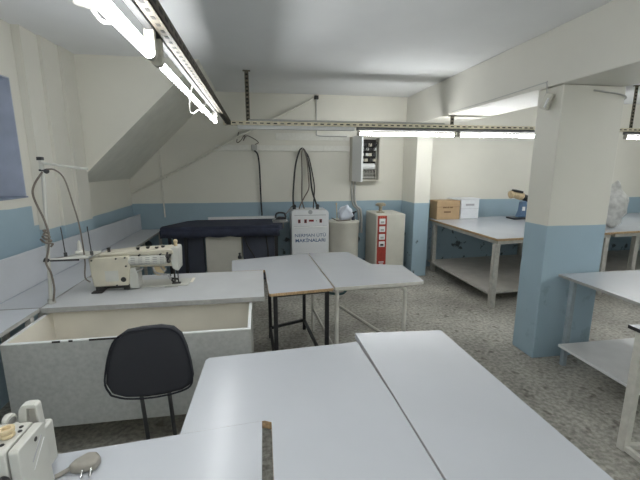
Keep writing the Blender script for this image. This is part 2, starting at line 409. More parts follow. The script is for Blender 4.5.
# unseen lamps added as fill light, behind the viewer and in the right bay
def fill_lamp(label, x, y):
    r = thing('hanging_fill_lamp', label, 'lamp', (x, y, 2.16), 'added hanging fill lamps')
    MB().box(x-.02, x+.02, y-.76, y+.76, 2.18, 2.21).build('housing', M['batten'], r, bevel=.004)
    for d_ in (-.045, .045):
        MB().cyl((x+d_, y-.73, 2.165), (x+d_, y+.73, 2.165), .0175).build('tube', M['tube'], r)
    for s_ in (-1, 1):
        MB().box(x-.06, x+.06, y+s_*.74-.012, y+s_*.74+.012, 2.15, 2.20).build('lamp_holder', M['socket'], r)
        MB().cyl((x, y+s_*.5, 2.21), (x, y+s_*.5, CZ), .004).build('rod', M['steel'], r)
fill_lamp('unseen twin tube fill lamp added in the right bay behind the column', 4.6, 1.6)
fill_lamp('unseen twin tube fill lamp added at the front of the room behind the viewer', 1.1, -1.5)
fill_lamp('unseen twin tube fill lamp added at the front of the right bay', 4.2, -1.2)
# stray wire loop under the second overhead lamp
tag(MB().tube([(-.372, 2.40, 2.07), (-.40, 2.45, 2.0), (-.42, 2.55, 1.95), (-.415, 2.66, 1.95), (-.395, 2.78, 1.99), (-.385, 2.88, 1.985), (-.372, 2.95, 2.07)], .0035).build('wire', M['cord_white']),
    'thin white wire loop drooping beside the second overhead lamp', 'wire')
r = thing('ceiling_rose', 'white round plug and bundled cord hanging beside the nearest overhead lamp', 'light fitting', (-.45, 1.2, 2.05))
MB().lathe((-.45, 1.2, 2.03), [(.012, 0), (.03, .004), (.038, .02), (.038, .05), (.02, .06)]).build('cup', M['cord_white'], r)
MB().tube([(-.45, 1.2, 2.088), (-.45, 1.22, 2.3), (-.46, 1.25, 2.625)], .005).build('cord', M['cord_white'], r)
MB().tube([(-.44, 1.21, 2.028), (-.425, 1.23, 2.005), (-.40, 1.25, 2.01), (-.378, 1.27, 2.025)], .006).build('cord', M['cord_white'], r)

# ------------------------------------------------------------------ things on the walls
t = thing('fuse_box', 'pale steel fuse box on the back wall with its door swung open', 'fuse box', (1.58, YB, 1.40))
b = MB(); X0, X1, Z0, Z1, D = 1.35, 1.775, 1.40, 2.04, .14
b.box(X0, X1, YB-.012, YB-.001, Z0, Z1).box(X0, X0+.012, YB-D, YB-.012, Z0, Z1).box(X1-.012, X1, YB-D, YB-.012, Z0, Z1)
b.box(X0+.012, X1-.012, YB-D, YB-.012, Z0, Z0+.012).box(X0+.012, X1-.012, YB-D, YB-.012, Z1-.012, Z1)
b.build('enclosure', M['gen'], t, smooth=False)
d = MB().prism([(X0+.002, YB-D-.004), (X0+.022, YB-D-.004), (X0+.062, YB-D-.375), (X0+.042, YB-D-.375)], Z0, Z1+.0, 'Z')
do = d.build('door', M['panel_white'], t, bevel=.003)
MB().prism([(X0+.0635, YB-D-.378), (X0+.040, YB-D-.378), (X0+.046, YB-D-.355), (X0+.066, YB-D-.355)], Z0-.001, Z1+.001, 'Z').build('door_lip', M['panel_white'], do)
MB().box(X0+.05, X1-.03, YB-.03, YB-.013, Z0+.03, Z1-.03).build('back_plate', M['hole'], t, smooth=False)
for zc in (1.93, 1.87, 1.79, 1.71):
    for k in range(5):
        xx = X0+.10+k*.06+random.uniform(-.01, .01)
        MB().box(xx, xx+.045, YB-.085, YB-.031, zc-.022, zc+.02).build('breaker', M[random.choice(['black_metal', 'panel_grey', 'steel', 'black_metal', 'mach'])], t, bevel=.003)
MB().cyl((X0+.11, YB-.08, 1.615), (X0+.36, YB-.08, 1.615), .045).build('contactor', M['panel_white'], t)
wr = MB()
for k in range(7):
    xx = X0+.09+k*.045
    wr.tube([(xx, YB-.035, 1.58), (xx+.03, YB-.07, 1.53), (xx-.03, YB-.06, 1.48), (xx+.05, YB-.05, 1.44)], .006, 6)
wr.build('wiring', M['cord_white'], t)
wr = MB()
for k in range(9):
    xx = X0+.08+k*.035
    wr.tube([(xx, YB-.05, 1.96), (xx+.04, YB-.095, 1.90+.03*(k % 3)), (xx-.02, YB-.09, 1.84), (xx+.03, YB-.05, 1.76)], .005, 6)
wr.build('wiring', M['cord_black'], t)
tag(MB().tube([(1.43, YB-.03, 1.398), (1.43, YB-.03, 1.15), (1.46, YB-.035, 1.02), (1.53, YB-.03, .94), (1.55, YB-.03, .6)], .018).tube([(1.385, YB-.025, 1.398), (1.385, YB-.025, 1.2), (1.41, YB-.025, 1.04), (1.49, YB-.03, .93), (1.50, YB-.03, .6)], .014).build('conduit', M['cord_grey']),
    'pair of grey conduits running down the wall below the fuse box', 'conduit')
tk = MB().box(-.60, 1.34, YB-.038, YB-.001, 1.835, 1.915)
for xx in (-.12, .02, .45, .95): tk.box(xx, xx+.012, YB-.043, YB-.001, 1.83, 1.92)
tag(tk.build('cable_trunking', M['trunk'], bevel=.003), 'wide cream cable trunking running along the back wall under the tray', 'trunking')
tag(MB().box(.25, 1.34, YB-.012, YB-.001, 1.99, 2.09).build('wall_light_patch', M['trunk'], bevel=.003), 'pale flat patch standing in for lamp light on the back wall above the trunking', 'board')  # flat panel imitating a brighter patch of lamp light on the wall
t = thing('junction_box', 'small grey junction box on the trunking with a black cable leaving it', 'junction box', (-.06, YB-.05, 1.84))
MB().box(-.10, -.02, YB-.07, YB-.0435, 1.84, 1.92).build('box', M['cord_grey'], t, bevel=.006)
MB().tube([(-.06, YB-.05, 1.84), (-.015, YB-.05, 1.78), (.005, YB-.04, 1.6), (.01, YB-.03, 1.3), (.02, YB-.03, .9)], .011).build('cable', M['cord_black'], t)
MB().tube([(-.05, YB-.05, 1.92), (.0, YB-.05, 1.95), (-.06, YB-.05, 2.0), (-.16, YB-.05, 2.04), (-.21, YB-.06, 1.97), (-.17, YB-.05, 2.09), (-.24, YB-.05, 1.98), (-.30, YB-.05, 1.95), (-.27, YB-.05, 2.09)], .006).build('cable', M['cord_brown'], t)
pp = MB().tube([(-1.76, YB-.03, 1.25), (-1.2, YB-.03, 1.53), (-.62, YB-.062, 1.84), (.1, YB-.055, 2.22), (.55, YB-.03, 2.44), (.79, YB-.03, 2.57)], .017)
for tt in ((-1.3, 1.48), (-.75, 1.77), (-.1, 2.12), (.4, 2.375)): pp.box(tt[0]-.012, tt[0]+.012, YB-.05, YB-.001, tt[1]-.03, tt[1]+.03)
tag(pp.build('pipe', M['conduit']), 'thin painted pipe climbing diagonally across the back wall to the ceiling', 'pipe')
t = thing('ceiling_outlet', 'small dark outlet with a vertical conduit high on the back wall', 'outlet', (.84, YB-.02, 2.57))
MB().box(.81, .87, YB-.05, YB-.001, 2.56, 2.61).build('outlet_box', M['mach_dark'], t, bevel=.004)
MB().tube([(.84, YB-.02, 2.56), (.84, YB-.02, 2.12), (.86, YB-.015, 2.06), (1.0, YB-.015, 2.05), (1.3, YB-.015, 2.05)], .008).build('conduit', M['cord_grey'], t)
tag(MB().tube([(-1.36, YB-.012, 1.84), (-1.36, YB-.012, 1.4), (-1.35, YB-.012, .9)], .010).box(-1.375, -1.345, YB-.02, YB-.001, 1.55, 1.60).build('conduit', M['conduit']),
    'vertical painted conduit on the back wall under the stairs', 'conduit')
t = thing('motion_sensor', 'small beige motion sensor on the corner of the column', 'sensor', (2.235, 2.74, 2.03))
MB().obox((2.215, 2.72, 2.10), (.075, .06, .12), (20, 0, 35)).build('housing', M['gen'], t, bevel=.012)
MB().obox((2.195, 2.695, 2.085), (.055, .012, .07), (20, 0, 35)).build('lens', M['panel_white'], t, bevel=.004)
MB().cyl((2.249, 2.75, 2.11), (2.215, 2.735, 2.11), .014).build('bracket', M['dirty_metal'], t)
MB().tube([(2.22, 2.74, 2.16), (2.215, 2.75, 2.24), (2.214, 2.8, 2.247), (2.214, 3.4, 2.235), (2.214, 4.2, 2.23)], .004).build('cable', M['cord_grey'], t)
tag(MB().tube([(2.50, 2.60, 2.17), (2.60, 2.598, 2.16), (2.72, 2.60, 2.15), (2.80, 2.62, 2.12), (2.83, 2.9, 2.11), (3.2, 3.7, 2.14), (3.6, 4.30, 2.125)], .006).build('cable', M['cord_grey']),
    'grey cable crossing the upper right of the column towards the tray', 'cable')

# ------------------------------------------------------------------ tables
def table(label, poly, z1, thick, edge, legs, leg_mat, leg_w, root_xy, group='white laminate worktables', top='laminate', apron=None, round_legs=False):
    r = thing('worktable', label, 'table', (*root_xy, 0), group)
    m = MB().prism(poly, z1-thick, z1); m.edge_material(1)
    m.build('tabletop', [M[top], M[edge]], r, bevel=.002, smooth=False)
    for (x, y) in legs:
        q = MB()
        if round_legs: q.cyl((x, y, 0), (x, y, z1-thick), leg_w/2)
        else: q.box(x-leg_w/2, x+leg_w/2, y-leg_w/2, y+leg_w/2, 0, z1-thick)
        q.build('leg', M[leg_mat], r, bevel=.003)
    return r
def stretcher(r, m, pts, w, mat_, name='stretcher'):
    q = MB()
    for a, b_ in pts: q.bar(a, b_, w)
    return q.build(name, M[mat_], r, bevel=.002)
TZ = .75
# big foreground tables
A = [(-.250, 1.625), (-.264, 1.605), (-.281, 1.1265), (-.007, 1.1505), (.015, 1.140), (.012, .55), (.484, .55), (.474, 1.2), (.455, 1.668), (.448, 1.674)]
r = table('white foreground table with a stepped left end beside the power plug table', A, TZ, .03, 'edge_wood', [(-.2, 1.5), (.40, 1.6), (.1, .65), (.42, .65)], 'white_metal', .035, (.1, 1.2))
stretcher(r, M, [((-.2, 1.5, .68), (.40, 1.6, .68)), ((.1, .65, .68), (.42, .65, .68)), ((.40, 1.6, .68), (.42, .65, .68))], .03, 'white_metal', 'apron')
B = [(.470, 1.772), (.930, 1.735), (.955, .30), (.492, .30), (.487, .8)]
r = table('white foreground table on the right, butted against the stepped one', B, TZ, .03, 'laminate', [(.55, 1.68), (.87, 1.66), (.56, .4), (.88, .4)], 'white_metal', .035, (.7, 1.0))
stretcher(r, M, [((.55, 1.68, .68), (.87, 1.66, .68)), ((.55, 1.68, .15), (.56, .4, .15)), ((.87, 1.66, .15), (.88, .4, .15))], .03, 'white_metal', 'apron')
Cn = [(-1.15, 1.03), (-.62, 1.095), (-.016, 1.148), (-.022, .45), (-1.15, .45)]
r = table('white table at the bottom left under the nearest machine and plug', Cn, TZ+.002, .03, 'laminate', [(-1.08, .97), (-.08, 1.06), (-1.08, .52), (-.08, .52)], 'white_metal', .035, (-.6, .8))
stretcher(r, M, [((-1.08, .97, .68), (-.08, 1.06, .68)), ((-1.08, .52, .15), (-.08, .52, .15))], .03, 'white_metal', 'apron')
# black legged table with a bare chipboard edge
Cc = [(.040, 2.475), (.052, 2.462), (.495, 2.515), (.503, 2.53), (.457, 3.645), (-.262, 3.47), (-.276, 3.45), (-.254, 3.085), (.022, 3.085)]
r = table('white worktable on black square legs with a bare chipboard edge', Cc, TZ, .022, 'edge_wood', [(.085, 2.53), (.465, 2.58), (.06, 3.36), (.40, 3.50)], 'black_metal', .03, (.25, 3.0))
stretcher(r, M, [((.085, 2.53, .10), (.06, 3.36, .10)), ((.465, 2.58, .10), (.40, 3.50, .10)), ((.06, 3.36, .10), (.40, 3.50, .10))], .025, 'black_metal')
stretcher(r, M, [((.085, 2.53, .713), (.465, 2.58, .713)), ((.06, 3.36, .713), (.40, 3.50, .713)), ((.085, 2.53, .713), (.06, 3.36, .713)), ((.465, 2.58, .713), (.40, 3.50, .713))], .026, 'black_metal', 'apron')
# L-shaped white table on bent white tubes
Dd = [(.517, 2.53), (1.20, 2.565), (1.218, 2.58), (1.228, 3.05), (.968, 3.135), (.873, 3.64), (.463, 3.66)]
r = table('L-shaped white worktable on bent white tube legs in the room centre', Dd, TZ, .025, 'white_metal', [], 'white_metal', .03, (.85, 3.0))
def bent(pts, w=.016): return MB().tube(pts, w, 12, 8)
MB().cyl((.545, 2.60, 0), (.545, 2.60, .724), .016).build('leg', M['white_metal'], r)
MB().cyl((.48, 3.45, 0), (.48, 3.45, .724), .014).build('leg', M['white_metal'], r)
MB().cyl((.735, 3.50, 0), (.735, 3.50, .724), .014).build('leg', M['white_metal'], r)
MB().tube([(.95, 2.61, .708), (1.03, 2.61, .706), (1.068, 2.61, .69), (1.083, 2.61, .65), (1.085, 2.61, .4), (1.085, 2.61, 0)], .016, 12, 5).build('leg', M['white_metal'], r)
MB().cyl((.56, 2.61, .708), (.95, 2.61, .708), .015).cyl((.49, 3.46, .708), (.735, 3.50, .708), .014).cyl((.56, 2.61, .708), (.49, 3.45, .708), .012).build('apron', M['white_metal'], r)
MB().cyl((.545, 2.60, .20), (.48, 3.45, .24), .012).cyl((.735, 3.50, .24), (1.085, 2.61, .20), .015).cyl((.48, 3.45, .43), (.735, 3.50, .43), .010).build('stretcher', M['white_metal'], r)
tag(MB().tube([(.50, 2.9, .60), (.56, 2.93, .565), (.66, 2.95, .55), (.70, 2.95, .59), (.69, 2.95, .66), (.67, 2.95, .724)], .011).build('hose', M['teal_hose']),
    'dark teal hose hanging under the L-shaped white table', 'hose')
# right side: table against the column, and the one nearer the viewer
Ee = [(2.38, 2.585), (3.35, 2.585), (3.35, 1.70), (2.375, 1.70)]
r = thing('worktable', 'white worktable with a low shelf standing against the column', 'table', (2.9, 2.0, 0), 'white laminate worktables')
m = MB().prism(Ee, .728, .75); m.edge_material(1); m.build('tabletop', [M['laminate'], M['edge_grey']], r, bevel=.002, smooth=False)
m = MB().box(2.345, 3.35, 1.70, 2.46, .178, .20); m.edge_material(1); m.build('shelf', [M['shelf_white'], M['panel_white']], r, bevel=.002, smooth=False)
for x, y in ((2.425, 2.475), (3.3, 2.475), (2.425, 1.74), (3.3, 1.74)): MB().box(x-.018, x+.018, y-.018, y+.018, 0, .728).build('leg', M['leg_blue'], r, bevel=.002)
r = thing('worktable', 'white table with a dark edge cut off by the right border of the photo', 'table', (2.4, 1.2, 0), 'white laminate worktables')
m = MB().prism([(1.985, 1.64), (2.95, 1.47), (2.95, .8), (1.985, .8)], .728, .75); m.edge_material(1); m.build('tabletop', [M['laminate'], M['edge_dark']], r, bevel=.003, smooth=False)
for x, y in ((2.03, 1.59), (2.9, 1.42), (2.03, .85), (2.9, .85)): MB().box(x-.022, x+.022, y-.022, y+.022, 0, .728).build('leg', M['white_metal'], r, bevel=.004)
stretcher(r, M, [((2.03, 1.59, .02), (2.9, 1.42, .02)), ((2.03, 1.59, .02), (2.03, .85, .02))], .03, 'white_metal')
# long cutting tables in the right bay
def cutting(label, poly, legs, shelf):
    r = thing('cutting_table', label, 'table', (sum(p[0] for p in poly)/4, sum(p[1] for p in poly)/4, 0), 'long cutting tables in the right bay')
    m = MB().prism(poly, .792, .82); m.edge_material(1); m.build('tabletop', [M['laminate'], M['edge_wood']], r, bevel=.003, smooth=False)
    q = [(a+(sum(p[0] for p in poly)/4-a)*.03, b_+(sum(p[1] for p in poly)/4-b_)*.03) for a, b_ in poly]
    m = MB().prism(q, .750, .791); m.build('apron', M['dirty_metal'], r, smooth=False)
    m = MB().prism(shelf, .145, .17); m.edge_material(1); m.build('shelf', [M['shelf'], M['dirty_metal']], r, bevel=.002, smooth=False)
    for x, y in legs: MB().box(x-.03, x+.03, y-.03, y+.03, 0, .750).build('leg', M['dirty_metal'], r, bevel=.003)
cutting('long white cutting table with a lower shelf holding the cartons beside the pillar', [(2.585, 5.40), (2.597, 3.707), (4.30, 3.89), (4.30, 5.57)],
        [(2.625, 3.765), (4.24, 3.95), (2.64, 5.32), (4.24, 5.45)], [(2.585, 5.38), (2.59, 3.79), (4.28, 3.95), (4.28, 5.50)])
cutting('white cutting table at the far right, seen past the column', [(4.31, 5.57), (4.31, 3.90), (6.6, 4.10), (6.6, 5.57)],
        [(4.80, 4.05), (6.5, 4.18), (4.5, 5.45), (6.5, 5.45)], [(4.33, 5.50), (4.33, 4.0), (6.58, 4.16), (6.58, 5.50)])
# bench along the left wall
BX0, BX1, BZ = -1.645, -1.358, .752
def bench(label, y0, y1, x0=BX0):
    r = thing('wall_bench', label, 'bench', ((x0+BX1)/2, (y0+y1)/2, 0), 'white benches along the left wall')
    m = MB().box(x0, BX1, y0, y1, BZ-.025, BZ); m.edge_material(1); m.build('benchtop', [M['bench'], M['edge_grey']], r, bevel=.002, smooth=False)
    for y in (y0+.06, y1-.06):
        for x in (x0+.03, BX1-.03): MB().box(x-.017, x+.017, y-.017, y+.017, 0, BZ-.025).build('leg', M['white_metal'], r, bevel=.002)
bench('long white bench along the left wall behind the thread stand', 2.425, 5.45)
bench('short near end of the white wall bench, left of the fabric bin', 1.3, 2.412, -1.76)
bd = MB().prism([(2.0, BZ+.002), (5.46, BZ+.002), (5.46, .968), (2.0, 1.03)], -1.657, -1.640, 'X')
tag(bd.build('back_board', M['bench'], bevel=.003), 'long white back board standing on the left wall bench', 'board')
# sewing table and fabric bin
r = thing('sewing_table', 'grey-edged white sewing table carrying the cream sewing machine', 'table', (-.67, 2.75, 0))
m = MB().box(-1.355, .008, 2.415, 3.08, .715, .75); m.edge_material(1)
m.build('tabletop', [M['sewtop'], M['edge_grey']], r, bevel=.003, smooth=False)
for x, y in ((-1.31, 2.56), (-.14, 2.56), (-1.31, 3.03), (-.14, 3.03)): MB().box(x-.02, x+.02, y-.02, y+.02, 0, .715).build('leg', M['dirty_metal'], r, bevel=.003)
MB().box(-.73, -.52, 2.82, 2.94, .7495, .7515).build('throat_plate', M['inner_beige'], r, smooth=False)
MB().box(-.70, -.61, 2.72, 2.745, .7495, .7515).build('inlay', M['edge_grey'], r, smooth=False)
r = thing('fabric_bin', 'long open-topped white fabric bin in front of the sewing table', 'bin', (-.7, 2.2, 0))
x0, x1, y0, y1, z0, z1, th = -1.345, -.075, 2.015, 2.50, .205, .700, .018
MB().box(x0, x1, y0, y0+th, z0, z1-.001).build('front_panel', M['panel_grey'], r, bevel=.002, smooth=False)
MB().box(x0, x1, y1-th, y1, z0, z1-.001).build('back_panel', M['inner_beige'], r, bevel=.002, smooth=False)
MB().box(x0, x0+th, y0+th, y1-th, z0, z1-.001).build('side_panel', M['inner_beige'], r, smooth=False)
MB().box(x1-th, x1, y0+th, y1-th, z0, z1-.001).build('side_panel', M['panel_grey'], r, smooth=False)
MB().box(x0+th, x1-th, y0+th, y1-th, z0, z0+.015).build('bottom', M['inner_beige'], r, smooth=False)
rm = MB().box(x0, x1, y0-.001, y0+th, z1-.001, z1+.004).box(x0, x1, y1-th, y1, z1-.001, z1+.004).box(x0, x0+th, y0+th, y1-th, z1-.001, z1+.004).box(x1-th, x1, y0+th, y1-th, z1-.001, z1+.004)
rm.idx(1)
for xa, xb in ((-1.10, -1.06), (-1.02, -1.0), (-.92, -.74), (-.70, -.66)):
    rm.box(xa, xb, y0-.002, y0+.004, z1-.004, z1+.005)
rm.box(x1-.002, x1+.001, 2.30, 2.33, z1-.03, z1+.002)
rm.build('rim', [M['panel_white'], M['hole']], r, smooth=False)
for x, y in ((x0+.05, 2.08), (x1-.05, 2.08), (x0+.05, 2.44), (x1-.05, 2.44)): MB().box(x-.018, x+.018, y-.018, y+.018, 0, z0).build('leg', M['black_metal'], r)

# ------------------------------------------------------------------ the cream sewing machine
r = thing('sewing_machine', 'cream sewing machine seen from behind on the grey-edged table', 'sewing machine', (-.85, 2.78, .75))
MB().prism([(-1.168, .995), (-.905, 1.0), (-.912, .90), (-.925, .79), (-1.150, .786), (-1.162, .86)], 2.68, 2.87, 'Y').build('motor_housing', M['mach'], r, bevel=.01)
MB().box(-1.07, -.985, 2.677, 2.681, .825, .90).build('rating_plate', M['mach_w'], r, smooth=False)
MB().prism([(-1.12, .998), (-.62, .998), (-.62, 1.03), (-.66, 1.038), (-.93, 1.030), (-1.0, 1.022), (-1.10, 1.015)], 2.70, 2.86, 'Y').build('arm', M['mach'], r, bevel=.012)
MB().prism([(-.93, .91), (-.62, .905), (-.60, .90), (-.60, .998), (-.93, .998)], 2.72, 2.85, 'Y').build('arm_underside', M['mach'], r, bevel=.01)
v = MB().cyl((-.915, 2.715, .962), (-.665, 2.715, .962), .036, seg=24).idx(1)
for k in range(5):
    xx = -.895+k*.048
    for j in range(4):
        a = math.radians(150+j*22)
        v.obox((xx+.012, 2.715+.0365*math.cos(a), .962+.0365*math.sin(a)*-1+.0), (.028, .004, .006), (0, 0, 0))
vo = v.build('vent_cover', [M['mach_w'], M['vent']], r)
MB().prism([(-.925, .76), (-.865, .76), (-.868, .86), (-.88, .91), (-.93, .91)], 2.70, 2.80, 'Y').build('pillar', M['mach_w'], r, bevel=.006)
MB().prism([(-.640, .93), (-.640, 1.038), (-.618, 1.046), (-.588, 1.043), (-.583, 1.03), (-.588, .88), (-.60, .872), (-.632, .89)], 2.71, 2.84, 'Y').build('head', M['mach_w'], r, bevel=.006)
MB().cyl((-.612, 2.77, 1.04), (-.612, 2.77, 1.075), .012).sphere((-.612, 2.77, 1.078), .016).build('top_knob', M['mach_y'], r)
hd = MB().sphere((-.655, 2.698, .985), .018).sphere((-.65, 2.695, .95), .014).bar((-.66, 2.695, .955), (-.635, 2.695, 1.0), .012).sphere((-.655, 2.695, 1.01), .008)
hd.build('tension_knob', M['mach_dark'], r)
MB().cyl((-.735, 2.74, .875), (-.735, 2.775, .875), .04, seg=24).build('bobbin_cover', M['mach_y'], r, bevel=.004)
MB().tube([(-.77, 2.72, .91), (-.75, 2.72, .865), (-.70, 2.72, .85), (-.67, 2.74, .84), (-.66, 2.75, .80)], .007).tube([(-.90, 2.72, .905), (-.87, 2.71, .885), (-.83, 2.72, .90)], .006).tube([(-.72, 2.73, .90), (-.69, 2.73, .87), (-.68, 2.73, .89)], .005).build('linkage', M['steel'], r)
MB().cyl((-.640, 2.79, .77), (-.640, 2.79, .90), .006).cyl((-.618, 2.80, .76), (-.618, 2.80, .88), .004).bar((-.665, 2.78, .80), (-.615, 2.79, .79), .014).bar((-.66, 2.78, .79), (-.65, 2.79, .765), .012).box(-.66, -.60, 2.775, 2.80, .754, .766).sphere((-.67, 2.77, .825), .012).build('presser_foot', M['mach_dark'], r, bevel=.002)
MB().box(-1.14, -.54, 2.74, 2.92, .752, .758).build('bed_plate', M['mach_w'], r, bevel=.002)
ft = MB().box(-1.145, -1.085, 2.69, 2.74, .757, .786).box(-.965, -.925, 2.69, 2.74, .757, .80).box(-1.15, -.93, 2.735, 2.745, .757, .786).box(-1.16, -1.09, 2.65, 2.70, .7505, .760).cyl((-.955, 2.676, .835), (-.955, 2.69, .835), .018)
ft.build('hinge', M['mach_dark'], r, bevel=.003)
for x, z in ((-1.145, .978), (-.99, .985), (-.932, .99), (-.93, .93), (-1.0, .795), (-.84, 1.003), (-.70, 1.005)): MB().cyl((x, 2.673, z), (x, 2.70, z), .006, seg=10).build('screw', M['mach_dark'], r)
for x, y in ((-1.06, 2.76), (-.86, 2.74), (-.80, 2.76), (-.735, 2.74), (-.70, 2.77)): MB().cyl((x, y, 1.015), (x, y, 1.042), .010, seg=12).cyl((x, y, 1.042), (x, y, 1.047), .014, seg=12).build('thread_guide', M['mach_dark'], r)
# thread stand and its cords
r = thing('thread_stand', 'tall pale thread stand with a crossbar clamped to the sewing table corner', 'thread stand', (-1.335, 2.50, .75))
MB().cyl((-1.335, 2.50, .755), (-1.275, 2.50, 1.60), .011).build('pole', M['mach_w'], r)
MB().cyl((-1.33, 2.50, .751), (-1.33, 2.50, .78), .022).build('base', M['dirty_metal'], r)
MB().bar((-1.285, 2.50, 1.627), (-1.03, 2.50, 1.590), .024, .014).build('crossbar', M['mach_w'], r, bevel=.002)
MB().box(-1.297, -1.268, 2.485, 2.515, 1.642, 1.662).sphere((-1.255, 2.495, 1.578), .015).bar((-1.295, 2.495, 1.585), (-1.24, 2.495, 1.578), .012).build('clamp', M['black_metal'], r, bevel=.003)
MB().box(-1.29, -1.27, 2.488, 2.512, 1.59, 1.645).build('joint', M['mach_w'], r, bevel=.003)
s_ = MB().prism([(-1.33, 2.50), (-1.30, 2.56), (-1.13, 2.60), (-1.10, 2.74), (-1.21, 2.74), (-1.25, 2.62)], 1.020, 1.034).cyl((-1.345, 2.50, 1.03), (-1.12, 2.58, 1.025), .010)
s_.build('spool_rack', M['mach_w'], r, bevel=.003)
MB().cyl((-1.34, 2.49, 1.03), (-1.16, 2.545, 1.018), .006).sphere((-1.322, 2.495, 1.035), .017).build('rack_clamp', M['black_metal'], r)
for x, y in ((-1.255, 2.585), (-1.105, 2.60)):
    MB().cyl((x, y, 1.03), (x-.008, y, 1.225), .0035, seg=8).cyl((x, y, 1.034), (x, y, 1.060), .010).build('spool_pin', M['dark_post'], r)
MB().lathe((-1.21, 2.68, 1.034), [(.03, 0), (.03, .012), (.014, .02), (.011, .07), (.004, .085)]).build('spool_cone', M['cord_white'], r)
MB().tube([(-1.275, 2.49, 1.575), (-1.325, 2.485, 1.50), (-1.34, 2.485, 1.43), (-1.30, 2.485, 1.29), (-1.285, 2.485, 1.20), (-1.30, 2.485, 1.10), (-1.32, 2.48, 1.02), (-1.30, 2.48, .95), (-1.295, 2.48, .85), (-1.31, 2.48, .77)], .006).build('cord', M['cord_brown'], r)
k = MB()
for q in range(4): k.tube([(-1.33+.012*q, 2.478, 1.17+.018*q), (-1.30, 2.462, 1.15+.025*q), (-1.268-.006*q, 2.478, 1.14+.022*q), (-1.285, 2.49, 1.12+.03*q)], .006)
k.build('knot', M['cord_brown'], r)
MB().tube([(-1.25, 2.49, 1.59), (-1.205, 2.49, 1.585), (-1.16, 2.49, 1.53), (-1.135, 2.5, 1.38), (-1.125, 2.52, 1.26), (-1.135, 2.56, 1.13), (-1.165, 2.63, .98), (-1.185, 2.65, .87), (-1.165, 2.67, .83)], .0045).build('cord', M['cord_brown'], r)

# ------------------------------------------------------------------ chair
r = thing('work_chair', 'black padded work chair with its backrest showing in front of the fabric bin', 'chair', (-.45, 1.36, 0))
out = [(-.600, .722), (-.618, .770), (-.610, .83), (-.590, .905), (-.565, .955), (-.525, .983), (-.47, .992), (-.40, .995), (-.352, .985), (-.322, .955), (-.305, .90), (-.293, .83), (-.288, .77), (-.298, .735), (-.335, .715), (-.40, .702), (-.47, .697), (-.55, .703)]
bk = MB().prism([(x, z) for x, z in out], 1.43, 1.475, 'Y').build('backrest', M['fabric_black'], r, bevel=.018, seg=4)
MB().tube([(x*.985-.45*.015, 1.4285, z*.985+.85*.015) for x, z in out+[out[0]]], .004, 8, 3).build('piping', M['piping'], bk)
for x in (-.492, -.385): MB().cyl((x+.006, 1.455, .47), (x-.006, 1.455, .72), .008).build('post', M['dark_post'], r)
MB().prism([(-.64, 1.05), (-.655, 1.25), (-.62, 1.43), (-.55, 1.47), (-.36, 1.47), (-.29, 1.43), (-.255, 1.25), (-.27, 1.05), (-.34, 1.0), (-.57, 1.0)], .41, .47).build('seat', M['fabric_black'], r, bevel=.02, seg=3)
MB().cyl((-.455, 1.24, .10), (-.455, 1.24, .41), .025).build('column', M['dark_post'], r)
for k in range(5):
    a = math.radians(72*k+20); c_, s2 = math.cos(a), math.sin(a)
    lg = MB().bar((-.455, 1.24, .10), (-.455+.25*c_, 1.24+.25*s2, .075), .035, .025).build('leg', M['black_metal'], r, bevel=.004)
    MB().sphere((-.455+.25*c_, 1.24+.25*s2, .03), .03).build('caster', M['black_metal'], lg)

# ------------------------------------------------------------------ nearest sewing machine and plug
r = thing('sewing_machine', 'pale sewing machine head cut off by the bottom left corner', 'sewing machine', (-.72, .93, .752))
MB().prism([(.866, .752), (.985, .752), (.979, .940), (.974, .945), (.874, .945), (.868, .940)], -.603, -.580, 'X').build('end_cover', M['mach_w'], r, bevel=.003, seg=3)
MB().prism([(.863, .752), (.986, .752), (.981, .942), (.976, .947), (.872, .947), (.865, .941)], -1.0, -.607, 'X').build('body', M['mach_w'], r, bevel=.004, seg=3)
MB().lathe((-.632, .922, .9475), [(.012, 0), (.0155, .003), (.0155, .008), (.013, .010), (.013, .014), (.0165, .017), (.0165, .024), (.010, .024), (.009, .016)]).build('oil_cap', M['mach_y'], r)
hn = MB()
hn.prism([(-.655, .905), (-.648, .970), (-.641, .980), (-.632, .983), (-.628, .975), (-.630, .965), (-.634, .905)], .996, 1.02, 'Y')
hn.prism([(-.634, .972), (-.632, .983), (-.610, .983), (-.604, .978), (-.606, .970)], .996, 1.02, 'Y')
hn.prism([(-.610, .975), (-.604, .978), (-.601, .905), (-.608, .905)], .996, 1.02, 'Y')
hn.build('thread_lever', M['mach_w'], r, bevel=.002)
MB().box(-.634, -.607, 1.008, 1.018, .905, .973).build('lever_recess', M['dirty_metal'], r)
MB().box(-.70, -.598, .9865, 1.05, .78, .904).build('rear_housing', M['mach_w'], r, bevel=.006)
MB().cyl((-.68, 1.0, .945), (-.665, .994, .945), .016, seg=24).build('hand_knob', M['mach_w'], r, bevel=.003)
MB().cyl((-.666, .9945, .945), (-.662, .993, .945), .009).build('hand_knob_core', M['steel'], r)
for x, y in ((-.622, .958), (-.615, .940), (-.648, .93), (-.655, .905), (-.628, .893)): MB().cyl((x, y, .945), (x, y, .9485), .005, seg=12).build('screw', M['mach_dark'], r)
MB().cyl((-.5805, .935, .925), (-.5792, .935, .925), .006, seg=12).build('screw', M['mach_dark'], r)
MB().obox((-.5798, .935, .898), (.0014, .062, .004), (42, 0, 0)).build('name_strip', M['ink_grey'], r, smooth=False)
MB().obox((-.5798, .940, .880), (.0014, .075, .0025), (42, 0, 0)).build('groove', M['panel_white'], r, smooth=False)
MB().cyl((-.615, .850, .875), (-.615, .863, .875), .013).build('front_knob', M['black_metal'], r)
r = thing('power_plug', 'grey power plug with two pins lying on the bottom left table', 'plug', (-.515, 1.04, .752))
